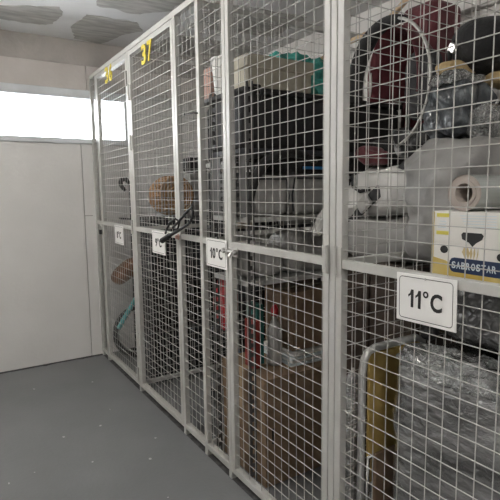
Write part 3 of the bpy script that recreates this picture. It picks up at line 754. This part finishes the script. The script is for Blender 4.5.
MB().box((.50, 3.22, 1.125), (.66, 3.36, 1.42)).build('body', M_grey, t, bevel=.006)
MB().box((.495, 3.215, 1.39), (.665, 3.365, 1.43)).build('lid', M_grey, t, bevel=.004)
bag('dark_bag', (.57, 3.29, 1.487), (.09, .08, .058), M_blackcloth, 'black bag with pale strap on the pale grey box', seed=81)
# bicycle along the window wall
t = thing('bicycle', (.5, 3.64, 0), 'small teal bicycle with brown saddle by the window wall', 'bicycle')
def wheel(cx, cz, r, y):
    o = MB().tube([(cx + r*math.cos(a*math.pi/18), y, cz + r*math.sin(a*math.pi/18)) for a in range(36)], .020, 8, closed=True).build('tyre', M_black, t, smooth=True)
    MB().tube([(cx + (r-.025)*math.cos(a*math.pi/18), y, cz + (r-.025)*math.sin(a*math.pi/18)) for a in range(36)], .008, 6, closed=True).build('rim', M_steel, o, smooth=True)
    for a in range(12):
        g = a*math.pi/6
        MB().tube([(cx, y, cz), (cx+(r-.03)*math.cos(g), y, cz+(r-.03)*math.sin(g))], .0015, 4).build('spoke', M_steel, o)
    MB().lathe([(.018, -.03), (.018, .03)], AXIS((cx, y, cz), (0, 1, 0)), 12).build('hub', M_steel, o)
yb = 3.66
wheel(.235, .215, .193, yb); wheel(.98, .215, .193, yb)
BB = (.50, yb, .24); ST = (.20, yb, .50); HT = (.86, yb, .62); HB = (.89, yb, .50)
mb = MB()
mb.tube([BB, (.36, yb, .60)], .017, 10); mb.tube([HT, HB], .021, 10); mb.tube([HB, BB], .02, 10); mb.tube([HT, (.38, yb, .55)], .017, 10)
for s in (-.035, .035):
    mb.tube([(.235, yb+s, .215), (.5, yb+s*.5, .24)], .010, 8); mb.tube([(.235, yb+s, .215), (.37, yb+s*.3, .57)], .009, 8)
    mb.tube([HB, (.90, yb+s, .45), (.98, yb+s, .215)], .011, 8)
mb.build('frame', M_bike, t, smooth=True)
MB().tube([(.052, yb-.05, .27), (.10, yb-.05, .345), (.21, yb-.045, .50), (.36, yb-.02, .60)], .018, 8).build('carrier_stay', M_bike, t, smooth=True)
MB().tube([(.36, yb, .60), (.33, yb, .70)], .013, 8).build('seat_post', M_steel, t)
XS = ROT((.15, yb, .69), 'Y', -38)
mb = MB(); mb.blob((.15, yb, .70), (.125, .085, .062), .8, .004, 9, 12, 5, xf=XS)
for v in mb.v: pass
mb.build('saddle', M_saddle, t, smooth=True)
MB().tube([(.33, yb, .70), (.20, yb, .70), (.13, yb, .68)], .008, 8).build('saddle_rail', M_steel, t)
MB().tube([HT, (.83, yb, .74)], .014, 8).build('stem', M_steel, t)
MB().tube([(.76, yb-.22, .80), (.80, yb-.16, .78), (.83, yb-.06, .74), (.83, yb+.06, .74), (.80, yb+.14, .78), (.76, yb+.2, .80)], .011, 8).build('handlebar', M_black, t, smooth=True)
MB().lathe([(.06, -.004), (.06, .004)], AXIS((.5, yb-.05, .24), (0, 1, 0)), 20).build('chainring', M_steel, t)
MB().tube([(.5, yb-.065, .24), (.56, yb-.065, .12), (.56, yb-.12, .12)], .008, 6).build('crank', M_steel, t)
# slim stand with a clamp, half hidden by the post
t = thing('clamp_stand', (.245, 3.72, 0), 'slim black stand with clamp half hidden by the cage post', 'stand')
MB().tube([(.25, 3.80, 0), (.25, 3.80, 1.36)], .009, 8).build('pole', M_black, t, smooth=True)
MB().lathe([(.09, 0), (.09, .012), (.015, .03)], Matrix.Translation((.25, 3.80, 0)), 20).build('foot', M_black, t)
MB().tube([(.25, 3.80, 1.36), (.22, 3.79, 1.40), (.18, 3.78, 1.395), (.17, 3.78, 1.37), (.18, 3.78, 1.34), (.205, 3.78, 1.31)], [.012, .018, .02, .018, .016, .013], 8).build('clamp', M_black, t, smooth=True)
MB().box((.155, 3.76, 1.085), (.25, 3.81, 1.098), ROT((.2, 3.78, 1.09), 'Y', 6)).build('tray', M_black, t, bevel=.003)
MB().tube([(.16, 3.78, 1.35), (.19, 3.78, 1.40)], .006, 6).build('knob', M_black, t)
